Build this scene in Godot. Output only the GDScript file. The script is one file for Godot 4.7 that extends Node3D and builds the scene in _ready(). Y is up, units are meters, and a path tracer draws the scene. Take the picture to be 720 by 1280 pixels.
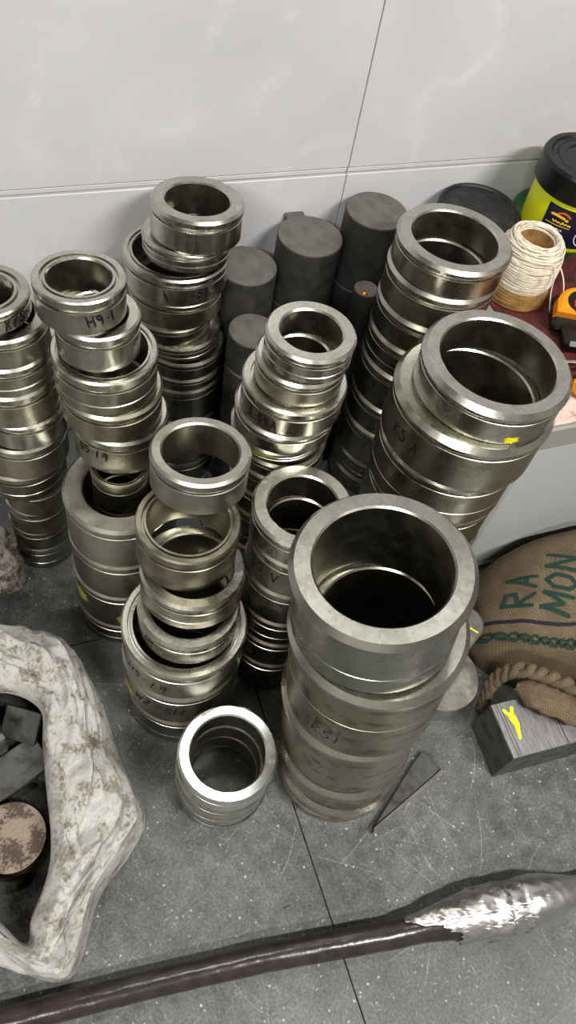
extends Node3D

# ------------------------------------------------------------------ tables
# Each row: height of the underside, ring height, outer radius, centre x, centre z, tilt away from the aisle in degrees,
# bore ratio, face style, metal, look
const STACK_BIG := [
	[0.4884, 0.1164, 0.1022, 0.3301, -0.3406, 7.5, 0.746, "flat", "satin", "wide bright"],
	[0.3100, 0.1778, 0.1094, 0.3499, -0.3278, 6, 0.660, "flat", "dirty", "brown-stained"],
	[0.1548, 0.1559, 0.1043, 0.3586, -0.3159, 6, 0.700, "flat", "dirty", "olive-stained"],
	[0.0792, 0.0728, 0.1035, 0.3701, -0.3053, 4, 0.700, "flat", "dirty", "low grubby"],
	[0.0000, 0.0720, 0.1019, 0.3775, -0.2973, 0, 0.720, "flat", "dirty", "rust-tinged"],
]
const STACK_SMALL := [
	[0.1222, 0.0481, 0.0729, 0.1856, -0.3161, 0, 0.750, "flat", "polished", "bright machined"],
	[0.0742, 0.0472, 0.0737, 0.1855, -0.3171, 0, 0.720, "flat", "bright", "shiny"],
	[0.0271, 0.0463, 0.0731, 0.1851, -0.3182, 0, 0.720, "flat", "bright", "shiny"],
	[0.0000, 0.0263, 0.0724, 0.1880, -0.3181, 0, 0.720, "flat", "bright", "thin"],
]
const STACK_EAST := [
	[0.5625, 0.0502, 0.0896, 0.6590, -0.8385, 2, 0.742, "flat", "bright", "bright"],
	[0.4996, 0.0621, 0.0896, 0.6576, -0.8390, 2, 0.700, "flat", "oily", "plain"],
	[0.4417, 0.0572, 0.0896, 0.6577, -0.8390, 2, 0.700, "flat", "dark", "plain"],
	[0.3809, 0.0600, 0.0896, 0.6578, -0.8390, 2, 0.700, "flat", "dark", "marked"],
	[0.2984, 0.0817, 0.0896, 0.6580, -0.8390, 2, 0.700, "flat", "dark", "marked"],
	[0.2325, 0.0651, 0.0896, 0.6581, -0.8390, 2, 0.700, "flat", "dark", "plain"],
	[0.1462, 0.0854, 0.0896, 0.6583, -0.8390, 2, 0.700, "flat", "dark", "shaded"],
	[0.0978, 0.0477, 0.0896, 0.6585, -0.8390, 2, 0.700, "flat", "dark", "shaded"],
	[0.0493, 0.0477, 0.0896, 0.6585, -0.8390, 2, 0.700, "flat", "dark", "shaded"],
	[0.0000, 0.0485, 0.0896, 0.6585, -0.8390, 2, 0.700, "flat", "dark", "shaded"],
]
const STACK_RIGHT := [
	[0.5381, 0.0582, 0.1054, 0.6162, -0.6027, 1, 0.767, "flat", "bright", "bright wide-bored"],
	[0.4464, 0.0892, 0.1179, 0.6063, -0.6061, 2, 0.700, "flat", "oily", "marked"],
	[0.3540, 0.0897, 0.1116, 0.6030, -0.6073, 3, 0.700, "flat", "oily", "yellowed"],
	[0.2526, 0.0987, 0.1073, 0.6043, -0.6068, 2, 0.700, "flat", "oily", "plain"],
	[0.1421, 0.1059, 0.1073, 0.6070, -0.6059, 0, 0.700, "flat", "oily", "plain"],
	[0.0715, 0.0699, 0.1073, 0.6070, -0.6059, 0, 0.700, "flat", "dark", "shaded"],
	[0.0000, 0.0707, 0.1073, 0.6070, -0.6059, 0, 0.700, "flat", "dark", "shaded"],
]
const STACK_MID := [
	[0.6010, 0.0406, 0.0577, 0.3556, -0.6571, 2, 0.680, "flat", "bright", "bright thick-walled"],
	[0.5604, 0.0398, 0.0596, 0.3504, -0.6589, 2, 0.600, "flat", "oily", "narrow"],
	[0.5128, 0.0468, 0.0705, 0.3480, -0.6597, 2, 0.700, "lip", "bright", "marked wider"],
	[0.4740, 0.0380, 0.0708, 0.3432, -0.6614, 2, 0.700, "flat", "bright", "wide plain"],
	[0.4511, 0.0222, 0.0671, 0.3375, -0.6633, 2, 0.700, "flat", "oily", "yellow-smeared"],
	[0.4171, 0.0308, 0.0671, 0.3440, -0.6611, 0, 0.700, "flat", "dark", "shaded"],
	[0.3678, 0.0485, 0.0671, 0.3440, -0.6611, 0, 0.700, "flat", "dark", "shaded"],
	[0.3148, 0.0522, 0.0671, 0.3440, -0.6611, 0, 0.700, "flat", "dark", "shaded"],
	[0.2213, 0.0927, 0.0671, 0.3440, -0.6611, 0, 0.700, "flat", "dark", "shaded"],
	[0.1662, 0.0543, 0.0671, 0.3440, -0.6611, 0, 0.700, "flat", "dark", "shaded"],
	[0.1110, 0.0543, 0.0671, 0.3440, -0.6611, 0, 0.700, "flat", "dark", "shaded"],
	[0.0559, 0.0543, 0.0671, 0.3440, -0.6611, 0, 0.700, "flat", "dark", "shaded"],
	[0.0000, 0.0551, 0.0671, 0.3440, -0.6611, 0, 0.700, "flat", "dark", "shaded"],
]
const STACK_BACK := [
	[0.5521, 0.0553, 0.0691, 0.3004, -0.9841, 6, 0.686, "flat", "bright", "bright tilted"],
	[0.5176, 0.0336, 0.0686, 0.2874, -0.9885, 6, 0.660, "flat", "bright", "short tilted"],
	[0.4643, 0.0500, 0.0830, 0.2731, -0.9934, 4, 0.800, "lip", "bright", "lipped marked"],
	[0.4113, 0.0522, 0.0769, 0.2729, -0.9935, 4, 0.700, "flat", "dirty", "brown-stained"],
	[0.3725, 0.0344, 0.0691, 0.2664, -0.9957, 1, 0.700, "flat", "dark", "plain"],
	[0.3394, 0.0323, 0.0728, 0.2792, -0.9913, 1, 0.680, "flat", "oily", "flanged"],
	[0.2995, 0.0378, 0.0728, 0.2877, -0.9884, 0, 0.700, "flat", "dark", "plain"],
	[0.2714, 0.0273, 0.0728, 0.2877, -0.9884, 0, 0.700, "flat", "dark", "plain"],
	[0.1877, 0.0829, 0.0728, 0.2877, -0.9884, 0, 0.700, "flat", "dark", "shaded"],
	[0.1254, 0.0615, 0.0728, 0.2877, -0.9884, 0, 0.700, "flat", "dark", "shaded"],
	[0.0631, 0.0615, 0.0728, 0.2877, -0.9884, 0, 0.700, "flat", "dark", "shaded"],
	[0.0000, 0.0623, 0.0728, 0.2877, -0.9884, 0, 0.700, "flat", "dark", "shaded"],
]
const STACK_BEE := [
	[0.6467, 0.0475, 0.0529, 0.0903, -0.7369, 5, 0.690, "lip", "oily", "lipped marked"],
	[0.5890, 0.0554, 0.0518, 0.1062, -0.7314, 3, 0.700, "flat", "bright", "shiny"],
	[0.5275, 0.0598, 0.0666, 0.1122, -0.7294, 2, 0.800, "lip", "oily", "wide"],
	[0.4758, 0.0510, 0.0676, 0.1176, -0.7275, 2, 0.700, "flat", "dirty", "rust-smeared"],
	[0.4076, 0.0674, 0.0658, 0.1271, -0.7243, 2, 0.720, "flat", "oily", "marked"],
	[0.3397, 0.0672, 0.0406, 0.1147, -0.6818, 0, 0.800, "lip", "grimy", "dark oily nested"],
	[0.2716, 0.0672, 0.0406, 0.1147, -0.6818, 0, 0.800, "flat", "grimy", "dark oily nested"],
	[0.2716, 0.0985, 0.0817, 0.1124, -0.6719, 0, 0.650, "flat", "grey", "broad grey-faced"],
	[0.1726, 0.0983, 0.0817, 0.1133, -0.6734, 0, 0.450, "flat", "oily", "broad"],
	[0.0682, 0.1035, 0.0817, 0.1120, -0.6758, 0, 0.740, "flat", "oily", "broad yellow-smeared"],
	[0.0000, 0.0674, 0.0817, 0.1106, -0.6782, 0, 0.740, "flat", "dark", "broad dark"],
]
const STACK_DEE := [
	[0.4208, 0.0501, 0.0683, 0.3234, -0.5158, 0, 0.700, "flat", "bright", "bright thick-walled"],
	[0.3399, 0.0800, 0.0683, 0.3262, -0.5148, 0, 0.680, "flat", "oily", "marked"],
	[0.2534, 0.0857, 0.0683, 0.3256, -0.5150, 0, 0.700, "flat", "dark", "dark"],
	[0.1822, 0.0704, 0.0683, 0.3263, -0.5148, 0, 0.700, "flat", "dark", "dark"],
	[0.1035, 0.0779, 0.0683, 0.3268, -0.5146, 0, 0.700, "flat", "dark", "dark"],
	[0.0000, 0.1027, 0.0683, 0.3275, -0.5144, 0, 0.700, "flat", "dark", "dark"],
]
const STACK_ELL := [
	[0.4787, 0.0572, 0.0637, 0.1997, -0.5848, 8, 0.760, "flat", "grey", "dull wide-bored"],
	[0.3821, 0.0711, 0.0686, 0.1751, -0.5396, 3, 0.770, "lip", "grimy", "brownish lipped"],
	[0.3261, 0.0541, 0.0719, 0.1778, -0.5140, 6, 0.750, "flat", "oily", "tilted"],
	[0.2729, 0.0503, 0.0717, 0.1675, -0.4880, 2, 0.750, "flat", "bright", "bright-faced marked"],
	[0.1916, 0.0780, 0.0910, 0.1632, -0.4889, 0, 0.800, "lip", "oily", "broad marked"],
	[0.0931, 0.0976, 0.0912, 0.1625, -0.4883, 0, 0.800, "flat", "oily", "broad marked"],
	[0.0000, 0.0923, 0.0902, 0.1643, -0.4866, 0, 0.800, "flat", "dark", "broad plain"],
]
const STACK_FAR := [
	[0.6140, 0.0297, 0.0545, -0.0167, -0.7910, 4, 0.640, "lip", "bright", "lipped marked"],
	[0.5619, 0.0485, 0.0555, -0.0005, -0.7880, 1, 0.700, "flat", "oily", "plain"],
	[0.5094, 0.0517, 0.0585, -0.0029, -0.7928, 1, 0.700, "flat", "oily", "plain"],
	[0.4471, 0.0614, 0.0612, -0.0040, -0.7973, 1, 0.700, "flat", "oily", "plain"],
	[0.3949, 0.0493, 0.0605, 0.0042, -0.7996, 3, 0.700, "flat", "bright", "bright-shouldered"],
	[0.3242, 0.0676, 0.0640, -0.0028, -0.8061, 1, 0.700, "flat", "oily", "plain"],
	[0.2603, 0.0621, 0.0660, -0.0119, -0.8148, 0, 0.700, "flat", "dark", "dark-banded"],
	[0.1935, 0.0659, 0.0503, -0.0002, -0.8157, 0, 0.700, "flat", "oily", "narrower"],
	[0.1272, 0.0655, 0.0500, -0.0034, -0.8221, 0, 0.700, "flat", "oily", "narrower"],
	[0.0693, 0.0571, 0.0502, -0.0055, -0.8281, 0, 0.700, "flat", "dark", "narrower"],
	[0.0000, 0.0685, 0.0514, -0.0065, -0.8331, 0, 0.700, "flat", "dark", "narrower"],
]

var M := {}
var used := {}
var eye := Vector3(0, 1.3, 0)
var rng := RandomNumberGenerator.new()

# ------------------------------------------------------------------ naming
func numbered(called: String) -> String:
	if not used.has(called):
		used[called] = 0
		return called
	used[called] += 1
	return "%s_%03d" % [called, used[called]]

func tag(o: Node, label: String, category: String, group := "") -> void:
	o.set_meta("label", label)
	o.set_meta("category", category)
	if group != "":
		o.set_meta("group", group)

func thing(called: String, label: String, category: String, at := Vector3.ZERO, group := "") -> Node3D:
	var o := Node3D.new()
	o.name = numbered(called)
	add_child(o, true)
	o.position = at
	tag(o, label, category, group)
	return o

func put(called: String, mesh: Mesh, mat: Material, parent: Node) -> MeshInstance3D:
	var o := MeshInstance3D.new()
	o.name = numbered(called) if parent == self else called
	o.mesh = mesh
	o.material_override = mat
	parent.add_child(o, true)
	return o

func struct(called: String, mesh: Mesh, mat: Material) -> MeshInstance3D:
	var o := put(called, mesh, mat, self)
	o.set_meta("kind", "structure")
	return o

# ------------------------------------------------------------------ meshes
class Shape:
	var v := PackedVector3Array()
	var n := PackedVector3Array()
	var t := PackedVector2Array()
	var i := PackedInt32Array()
	func quad(a: int, b: int, c: int, d: int) -> void:
		i.append_array(PackedInt32Array([a, b, c, a, c, d]))
	func face(p: Array, nn := Vector3.ZERO) -> void:
		# a flat convex polygon, clockwise seen from its front
		var s := v.size()
		var q: Vector3 = nn
		if q == Vector3.ZERO:
			q = -((p[1] - p[0]) as Vector3).cross(p[2] - p[0]).normalized()
		elif ((p[1] - p[0]) as Vector3).cross(p[2] - p[0]).dot(q) > 0.0:
			p = p.duplicate()
			p.reverse()
		for k in p.size():
			v.append(p[k]); n.append(q); t.append(Vector2(p[k].x + p[k].y * 0.5, p[k].z + p[k].y * 0.5))
		for k in range(1, p.size() - 1):
			i.append_array(PackedInt32Array([s, s + k, s + k + 1]))
	func box(c: Vector3, e: Vector3, b := 0.0) -> void:
		# a box with bevelled edges: centre c, size e
		var h := e * 0.5
		for ax in 3:
			for sg in [-1.0, 1.0]:
				var u := (ax + 1) % 3
				var w := (ax + 2) % 3
				var nn := Vector3.ZERO
				nn[ax] = sg
				var p := []
				for k in [[-1, -1], [1, -1], [1, 1], [-1, 1]]:
					var q := Vector3.ZERO
					q[ax] = sg * h[ax]; q[u] = k[0] * (h[u] - b); q[w] = k[1] * (h[w] - b)
					p.append(c + q)
				if sg > 0: p.reverse()
				face(p, nn)
		if b <= 0.0: return
		for ax in 3:
			var u := (ax + 1) % 3
			var w := (ax + 2) % 3
			for su in [-1.0, 1.0]:
				for sw in [-1.0, 1.0]:
					var nn := Vector3.ZERO
					nn[u] = su; nn[w] = sw
					var p := []
					for k in [[-1, 0], [1, 0], [1, 1], [-1, 1]]:
						var q := Vector3.ZERO
						q[ax] = k[0] * (h[ax] - b)
						q[u] = su * (h[u] - (b if k[1] == 1 else 0.0))
						q[w] = sw * (h[w] - (0.0 if k[1] == 1 else b))
						p.append(c + q)
					if su * sw > 0: p.reverse()
					face(p, nn.normalized())
		for sx in [-1.0, 1.0]:
			for sy in [-1.0, 1.0]:
				for sz in [-1.0, 1.0]:
					var p := [c + Vector3(sx * h.x, sy * (h.y - b), sz * (h.z - b)), c + Vector3(sx * (h.x - b), sy * h.y, sz * (h.z - b)), c + Vector3(sx * (h.x - b), sy * (h.y - b), sz * h.z)]
					if sx * sy * sz > 0: p.reverse()
					face(p, Vector3(sx, sy, sz).normalized())
	func lathe(profile: Array, segs: int, smooth := false, at := Vector3.ZERO) -> void:
		# profile of [radius, height], followed with the outside on its right hand
		var m := profile.size()
		var sn := []
		for k in m - 1:
			var d := Vector2(profile[k + 1][0] - profile[k][0], profile[k + 1][1] - profile[k][1])
			sn.append(Vector2(d.y, -d.x).normalized())
		var run := 0.0
		for k in m - 1:
			var d := Vector2(profile[k + 1][0] - profile[k][0], profile[k + 1][1] - profile[k][1])
			var s := v.size()
			for e in 2:
				var q: Vector2 = sn[k]
				if smooth:
					var o := k - 1 + e * 2
					if o >= 0 and o < m - 1: q = ((sn[k] as Vector2) + (sn[o] as Vector2)).normalized()
				for j in segs + 1:
					var a := TAU * j / segs
					var pr = profile[k + e]
					v.append(at + Vector3(sin(a) * pr[0], pr[1], cos(a) * pr[0]))
					n.append(Vector3(sin(a) * q.x, q.y, cos(a) * q.x))
					t.append(Vector2(float(j) / segs, run + (d.length() if e == 1 else 0.0)))
			for j in segs:
				quad(s + j, s + segs + 1 + j, s + segs + 2 + j, s + j + 1)
			run += d.length()
	func grid(f: Callable, nu: int, nv: int, loop_u := false, loop_v := false, uv := Vector2.ONE) -> void:
		var s := v.size()
		for a in nu + 1:
			for b in nv + 1:
				v.append(f.call(float(a % nu if loop_u else a) / nu, float(b % nv if loop_v else b) / nv))
				t.append(Vector2(float(a) / nu * uv.x, float(b) / nv * uv.y))
		var w := nv + 1
		for a in nu + 1:
			for b in nv + 1:
				var a0 := a - 1
				var a1 := a + 1
				var b0 := b - 1
				var b1 := b + 1
				if loop_u:
					a0 = posmod(a - 1, nu); a1 = posmod(a + 1, nu)
				else:
					a0 = maxi(a0, 0); a1 = mini(a1, nu)
				if loop_v:
					b0 = posmod(b - 1, nv); b1 = posmod(b + 1, nv)
				else:
					b0 = maxi(b0, 0); b1 = mini(b1, nv)
				var du := v[s + a1 * w + b] - v[s + a0 * w + b]
				var dv := v[s + a * w + b1] - v[s + a * w + b0]
				n.append(dv.cross(du).normalized())
		# turn the sheet so that its front looks away from its middle
		var mid := Vector3.ZERO
		for k in range(s, v.size()): mid += v[k]
		mid = mid / (v.size() - s) - Vector3(0, .02, 0)
		var out := 0.0
		for k in range(s, v.size()): out += n[k].dot((v[k] - mid).normalized())
		if out < 0.0:
			for k in range(s, v.size()): n[k] = -n[k]
		for a in nu:
			for b in nv:
				if out < 0.0: quad(s + a * w + b, s + a * w + b + 1, s + (a + 1) * w + b + 1, s + (a + 1) * w + b)
				else: quad(s + a * w + b, s + (a + 1) * w + b, s + (a + 1) * w + b + 1, s + a * w + b + 1)
	func tube(path: Array, r: float, sides := 8, closed := false) -> void:
		var m := path.size()
		var s := v.size()
		var up := Vector3(0.31, 0.9, 0.2).normalized()
		for k in m:
			var a: Vector3 = path[posmod(k - 1, m) if closed else maxi(k - 1, 0)]
			var b: Vector3 = path[posmod(k + 1, m) if closed else mini(k + 1, m - 1)]
			var d := (b - a).normalized()
			var x := d.cross(up)
			if x.length() < 0.05: x = d.cross(Vector3.RIGHT)
			x = x.normalized()
			var y := x.cross(d)
			for j in sides + 1:
				var q := TAU * j / sides
				var o := x * cos(q) + y * sin(q)
				v.append((path[k] as Vector3) + o * r); n.append(o)
				t.append(Vector2(float(j) / sides, k * 0.1))
		var w := sides + 1
		for k in (m if closed else m - 1):
			var k2 := (k + 1) % m
			for j in sides:
				quad(s + k * w + j, s + k * w + j + 1, s + k2 * w + j + 1, s + k2 * w + j)
	func prism(poly: Array, y0: float, y1: float, b := 0.0) -> void:
		# a flat polygon of Vector2 (x, z) raised from y0 to y1, its top edge bevelled by b; points clockwise seen from above
		var m := poly.size()
		var c := Vector2.ZERO
		var area := 0.0
		for k in m:
			c += poly[k]
			area += (poly[k] as Vector2).cross(poly[(k + 1) % m])
		if area < 0.0:
			poly = poly.duplicate()
			poly.reverse()
		c /= m
		var top := []
		for k in m:
			var p: Vector2 = poly[k]
			var q := p.move_toward(c, b)
			top.append(Vector3(q.x, y1, q.y))
		face(top, Vector3.UP)
		for k in m:
			var p: Vector2 = poly[k]
			var q: Vector2 = poly[(k + 1) % m]
			var lo := [Vector3(p.x, y0, p.y), Vector3(q.x, y0, q.y), Vector3(q.x, y1 - b, q.y), Vector3(p.x, y1 - b, p.y)]
			var e := q - p
			face(lo, Vector3(e.y, 0, -e.x).normalized())
			if b > 0.0:
				face([lo[3], lo[2], top[(k + 1) % m], top[k]], Vector3(e.y, e.length(), -e.x).normalized())
	func done() -> ArrayMesh:
		var ar := []
		ar.resize(Mesh.ARRAY_MAX)
		ar[Mesh.ARRAY_VERTEX] = v
		ar[Mesh.ARRAY_NORMAL] = n
		ar[Mesh.ARRAY_TEX_UV] = t
		ar[Mesh.ARRAY_INDEX] = i
		var m := ArrayMesh.new()
		m.add_surface_from_arrays(Mesh.PRIMITIVE_TRIANGLES, ar)
		return m

func block(c: Vector3, e: Vector3, b := 0.0) -> ArrayMesh:
	var s := Shape.new()
	s.box(c, e, b)
	return s.done()

# ------------------------------------------------------------------ lettering by pen strokes
const PEN := {
	"H": [[0, 0, 0, 1], [0, .5, .55, .55], [.55, 0, .55, 1]],
	"9": [[.5, .7, .35, .95, .1, .85, .08, .6, .3, .5, .5, .7, .5, .4, .4, 0]],
	"1": [[.2, 0, .25, 1]],
	"I": [[.1, .95, .5, 1.0], [.3, .95, .3, .05], [.1, .05, .5, .0]],
	"/": [[.05, 0, .5, 1]],
	"S": [[.5, .88, .3, 1, .1, .85, .15, .6, .45, .42, .5, .18, .3, 0, .05, .12]],
	"5": [[.5, 1, .12, 1, .1, .6, .35, .62, .52, .35, .35, .05, .05, .08]],
	"X": [[0, 0, .5, 1], [.05, 1, .5, 0]],
	"-": [[.1, .5, .45, .5]],
	".": [[.22, .42, .3, .5]],
	"K": [[.05, 0, .05, 1], [.5, 1, .08, .45, .5, 0]],
	"A": [[0, 0, .25, 1, .5, 0], [.1, .38, .42, .38]],
	"V": [[0, 1, .25, 0, .5, 1]],
	"W": [[0, 1, .15, 0, .3, .8, .45, 0, .6, 1]],
	"2": [[.05, .8, .25, 1, .48, .8, .3, .4, .02, .02, .55, .05]],
	"L": [[.1, 1, .1, 0, .5, 0]],
	"t": [[.3, 1, .3, .1, .5, 0], [.05, .6, .55, .6]],
	"G": [[.5, .85, .25, 1, .03, .6, .1, .1, .4, .03, .5, .4, .3, .4]],
	"M": [[0, 0, .05, 1, .3, .3, .55, 1, .6, 0]],
	"O": [[.28, 1, .05, .75, .05, .25, .28, 0, .5, .25, .5, .75, .28, 1]],
	"N": [[0, 0, 0, 1, .5, 0, .5, 1]],
	"R": [[0, 0, 0, 1, .4, .95, .45, .65, .05, .5, .5, 0]],
	"C": [[.5, .85, .25, 1, .03, .5, .25, 0, .5, .12]],
	"3": [[.05, .9, .35, 1, .45, .75, .2, .55, .5, .3, .3, 0, .03, .1]],
}

# strokes: array of PackedVector2Array in metres; place maps a flat point to [position, normal]
func ink(strokes: Array, width: float, place: Callable) -> ArrayMesh:
	var s := Shape.new()
	var seen := 0
	for line in strokes:
		for k in line.size() - 1:
			var a: Vector2 = line[k]
			var b: Vector2 = line[k + 1]
			var d := (b - a).normalized() if b != a else Vector2.RIGHT
			a -= d * width * 0.3
			b += d * width * 0.3
			var o := Vector2(-d.y, d.x) * width * 0.5
			var m := maxi(1, int(ceil((b - a).length() / 0.004)))
			var base := s.v.size()
			for j in m + 1:
				var taper := 0.75 if (j == 0 and k == 0) or (j == m and k == line.size() - 2) else 1.0
				for e in [o, -o]:
					var q: Array = place.call(a.lerp(b, float(j) / m) + e * taper)
					s.v.append(q[0] + q[1] * (.00006 * seen)); s.n.append(q[1]); s.t.append(Vector2.ZERO)
			seen += 1
			for j in m:
				var p := base + j * 2
				if (s.v[p + 2] - s.v[p]).cross(s.v[p + 3] - s.v[p]).dot(s.n[p]) > 0.0: s.quad(p, p + 1, p + 3, p + 2)
				else: s.quad(p, p + 2, p + 3, p + 1)
	return s.done()

func words(text: String, size: float, slant := 0.0, wobble := 0.0) -> Array:
	var out := []
	var x := 0.0
	for c in text:
		if c == " ":
			x += 0.5 * size
			continue
		var dy := wobble * size * sin(x * 91.0)
		for st in PEN[c]:
			var line := PackedVector2Array()
			for k in range(0, st.size(), 2):
				line.append(Vector2(x + (st[k] + st[k + 1] * slant) * size, st[k + 1] * size + dy))
			out.append(line)
		x += (0.78 if c != "." else 0.5) * size
	for k in out.size():
		var l: PackedVector2Array = out[k]
		for j in l.size(): l[j] -= Vector2(x * 0.5 - size * 0.1, size * 0.5)
		out[k] = l
	return out

# ------------------------------------------------------------------ materials
func noise(seed_: int, freq: float, oct := 4, kind := FastNoiseLite.TYPE_SIMPLEX_SMOOTH) -> FastNoiseLite:
	var f := FastNoiseLite.new()
	f.seed = seed_
	f.frequency = freq
	f.noise_type = kind
	f.fractal_octaves = oct
	return f

func bytes(seed_: int, freq: float, side: int, oct := 4) -> PackedByteArray:
	var im := noise(seed_, freq, oct).get_seamless_image(side, side)
	im.convert(Image.FORMAT_L8)
	return im.get_data()

func tex(im: Image) -> ImageTexture:
	im.generate_mipmaps()
	return ImageTexture.create_from_image(im)

func mat(c: Color, rough: float, metal := 0.0) -> StandardMaterial3D:
	var m := StandardMaterial3D.new()
	m.albedo_color = c
	m.roughness = rough
	m.metallic = metal
	return m

# blotchy two-tone colour and roughness pictures for turned steel, shared by the metals below
func blotch(seed_: int, a: Color, b: Color, lo: float, hi: float, freq: float, side := 256) -> ImageTexture:
	var n1 := bytes(seed_, freq, side, 5)
	var n2 := bytes(seed_ + 7, freq * 4.0, side, 3)
	var d := PackedByteArray()
	d.resize(side * side * 3)
	for k in side * side:
		var x := n1[k] / 255.0 * 0.75 + n2[k] / 255.0 * 0.25
		var w := smoothstep(lo, hi, x)
		var g := 0.94 + 0.12 * n2[k] / 255.0
		d[k * 3] = int(clampf((a.r + (b.r - a.r) * w) * g, 0, 1) * 255)
		d[k * 3 + 1] = int(clampf((a.g + (b.g - a.g) * w) * g, 0, 1) * 255)
		d[k * 3 + 2] = int(clampf((a.b + (b.b - a.b) * w) * g, 0, 1) * 255)
	return tex(Image.create_from_data(side, side, false, Image.FORMAT_RGB8, d))

func steel(seed_: int, tint: Color, stain: Color, lo: float, hi: float, r0: float, r1: float, aniso := 0.4) -> StandardMaterial3D:
	var m := mat(Color.WHITE, 1.0, 1.0)
	m.albedo_texture = blotch(seed_, tint, stain, lo, hi, 0.02)
	m.roughness_texture = blotch(seed_ + 3, Color(r0, r0, r0), Color(r1, r1, r1), 0.3, 0.75, 0.02)
	m.metallic_specular = 0.5
	m.uv1_triplanar = true
	m.uv1_scale = Vector3.ONE * 5.0
	m.uv1_offset = Vector3(seed_ * 0.37, seed_ * 0.13, seed_ * 0.71)
	if aniso > 0.0:
		m.anisotropy_enabled = true
		m.anisotropy = aniso
	return m

func cloth(c: Color, dirt: Color, lo: float, hi: float, scale: float, seed_: int, weave := 0.0, bump := 0.05) -> StandardMaterial3D:
	var side := 512
	var n1 := bytes(seed_, 0.008, side, 5)
	var n2 := bytes(seed_ + 5, 0.05, side, 3)
	var d := PackedByteArray()
	d.resize(side * side * 3)
	var hgt := PackedByteArray()
	hgt.resize(side * side)
	for k in side * side:
		var x := k % side
		var y := k / side
		var yarn := 0.0
		if weave > 0.0:
			var cx := x / 6
			var cy := y / 6
			var fx := absf((x % 6) - 2.5) / 3.0
			var fy := absf((y % 6) - 2.5) / 3.0
			yarn = fx if (cx + cy) % 2 == 0 else fy
		var w := smoothstep(lo, hi, n1[k] / 255.0 * 0.6 + n2[k] / 255.0 * 0.4)
		var g := (1.0 - weave * yarn) * (0.9 + 0.2 * n2[k] / 255.0)
		d[k * 3] = int(clampf((c.r + (dirt.r - c.r) * w) * g, 0, 1) * 255)
		d[k * 3 + 1] = int(clampf((c.g + (dirt.g - c.g) * w) * g, 0, 1) * 255)
		d[k * 3 + 2] = int(clampf((c.b + (dirt.b - c.b) * w) * g, 0, 1) * 255)
		hgt[k] = int(clampf(0.5 + 0.4 * (1.0 - yarn) - 0.2 + 0.3 * (n2[k] / 255.0 - 0.5), 0, 1) * 255)
	var m := mat(Color.WHITE, 0.85)
	m.albedo_texture = tex(Image.create_from_data(side, side, false, Image.FORMAT_RGB8, d))
	m.heightmap_enabled = true
	m.heightmap_texture = tex(Image.create_from_data(side, side, false, Image.FORMAT_L8, hgt))
	m.heightmap_scale = bump
	m.uv1_triplanar = true
	m.uv1_scale = Vector3.ONE * scale
	return m

func floor_paint() -> StandardMaterial3D:
	var side := 1024
	var n1 := bytes(11, 0.004, side, 4)
	var n2 := bytes(12, 0.03, side, 4)
	var n3 := bytes(13, 0.18, side, 2)
	var g := PackedFloat32Array()
	g.resize(side * side)
	for k in side * side:
		g[k] = 0.318 + 0.11 * (n1[k] / 255.0 - 0.5) + 0.12 * (n2[k] / 255.0 - 0.5) + 0.16 * (n3[k] / 255.0 - 0.5)
	var r := RandomNumberGenerator.new()
	r.seed = 5
	for q in 4200:
		# scratches and scuffs worn into the paint, most of them short
		var p := Vector2(r.randf(), r.randf()) * side
		var a := r.randf() * TAU
		var ln := r.randf_range(3, 12) if r.randf() < 0.965 else r.randf_range(30, 150)
		var turn := r.randf_range(-0.008, 0.008) if ln > 20.0 else r.randf_range(-.12, .12)
		var amt := r.randf_range(0.04, 0.22) * (1.0 if r.randf() < 0.88 else -0.6)
		for s in int(ln):
			p += Vector2(cos(a), sin(a))
			a += turn
			var k := posmod(int(p.y), side) * side + posmod(int(p.x), side)
			g[k] += amt * (0.5 + 0.5 * sin(PI * s / ln))
	for q in 2200:
		# chips of pale metal swarf and paint
		var x := r.randi() % side
		var y := r.randi() % side
		var rad := r.randf_range(0.4, 1.7)
		var amt := r.randf_range(0.1, 0.38)
		for dy in range(-2, 3):
			for dx in range(-2, 3):
				if dx * dx + dy * dy <= rad * rad:
					g[posmod(y + dy, side) * side + posmod(x + dx, side)] += amt
	var d := PackedByteArray()
	d.resize(side * side * 3)
	var ro := PackedByteArray()
	ro.resize(side * side)
	for k in side * side:
		var x := clampf(g[k], 0.05, 0.95)
		d[k * 3] = int(x * 250)
		d[k * 3 + 1] = int(x * 255)
		d[k * 3 + 2] = int(x * 251)
		ro[k] = int(clampf(0.50 + 0.3 * (n2[k] / 255.0 - 0.4), 0.3, 0.8) * 255)
	var m := mat(Color.WHITE, 1.0)
	m.albedo_texture = tex(Image.create_from_data(side, side, false, Image.FORMAT_RGB8, d))
	m.roughness_texture = tex(Image.create_from_data(side, side, false, Image.FORMAT_L8, ro))
	m.uv1_triplanar = true
	m.uv1_world_triplanar = true
	m.uv1_scale = Vector3.ONE * 0.95
	return m

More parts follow.
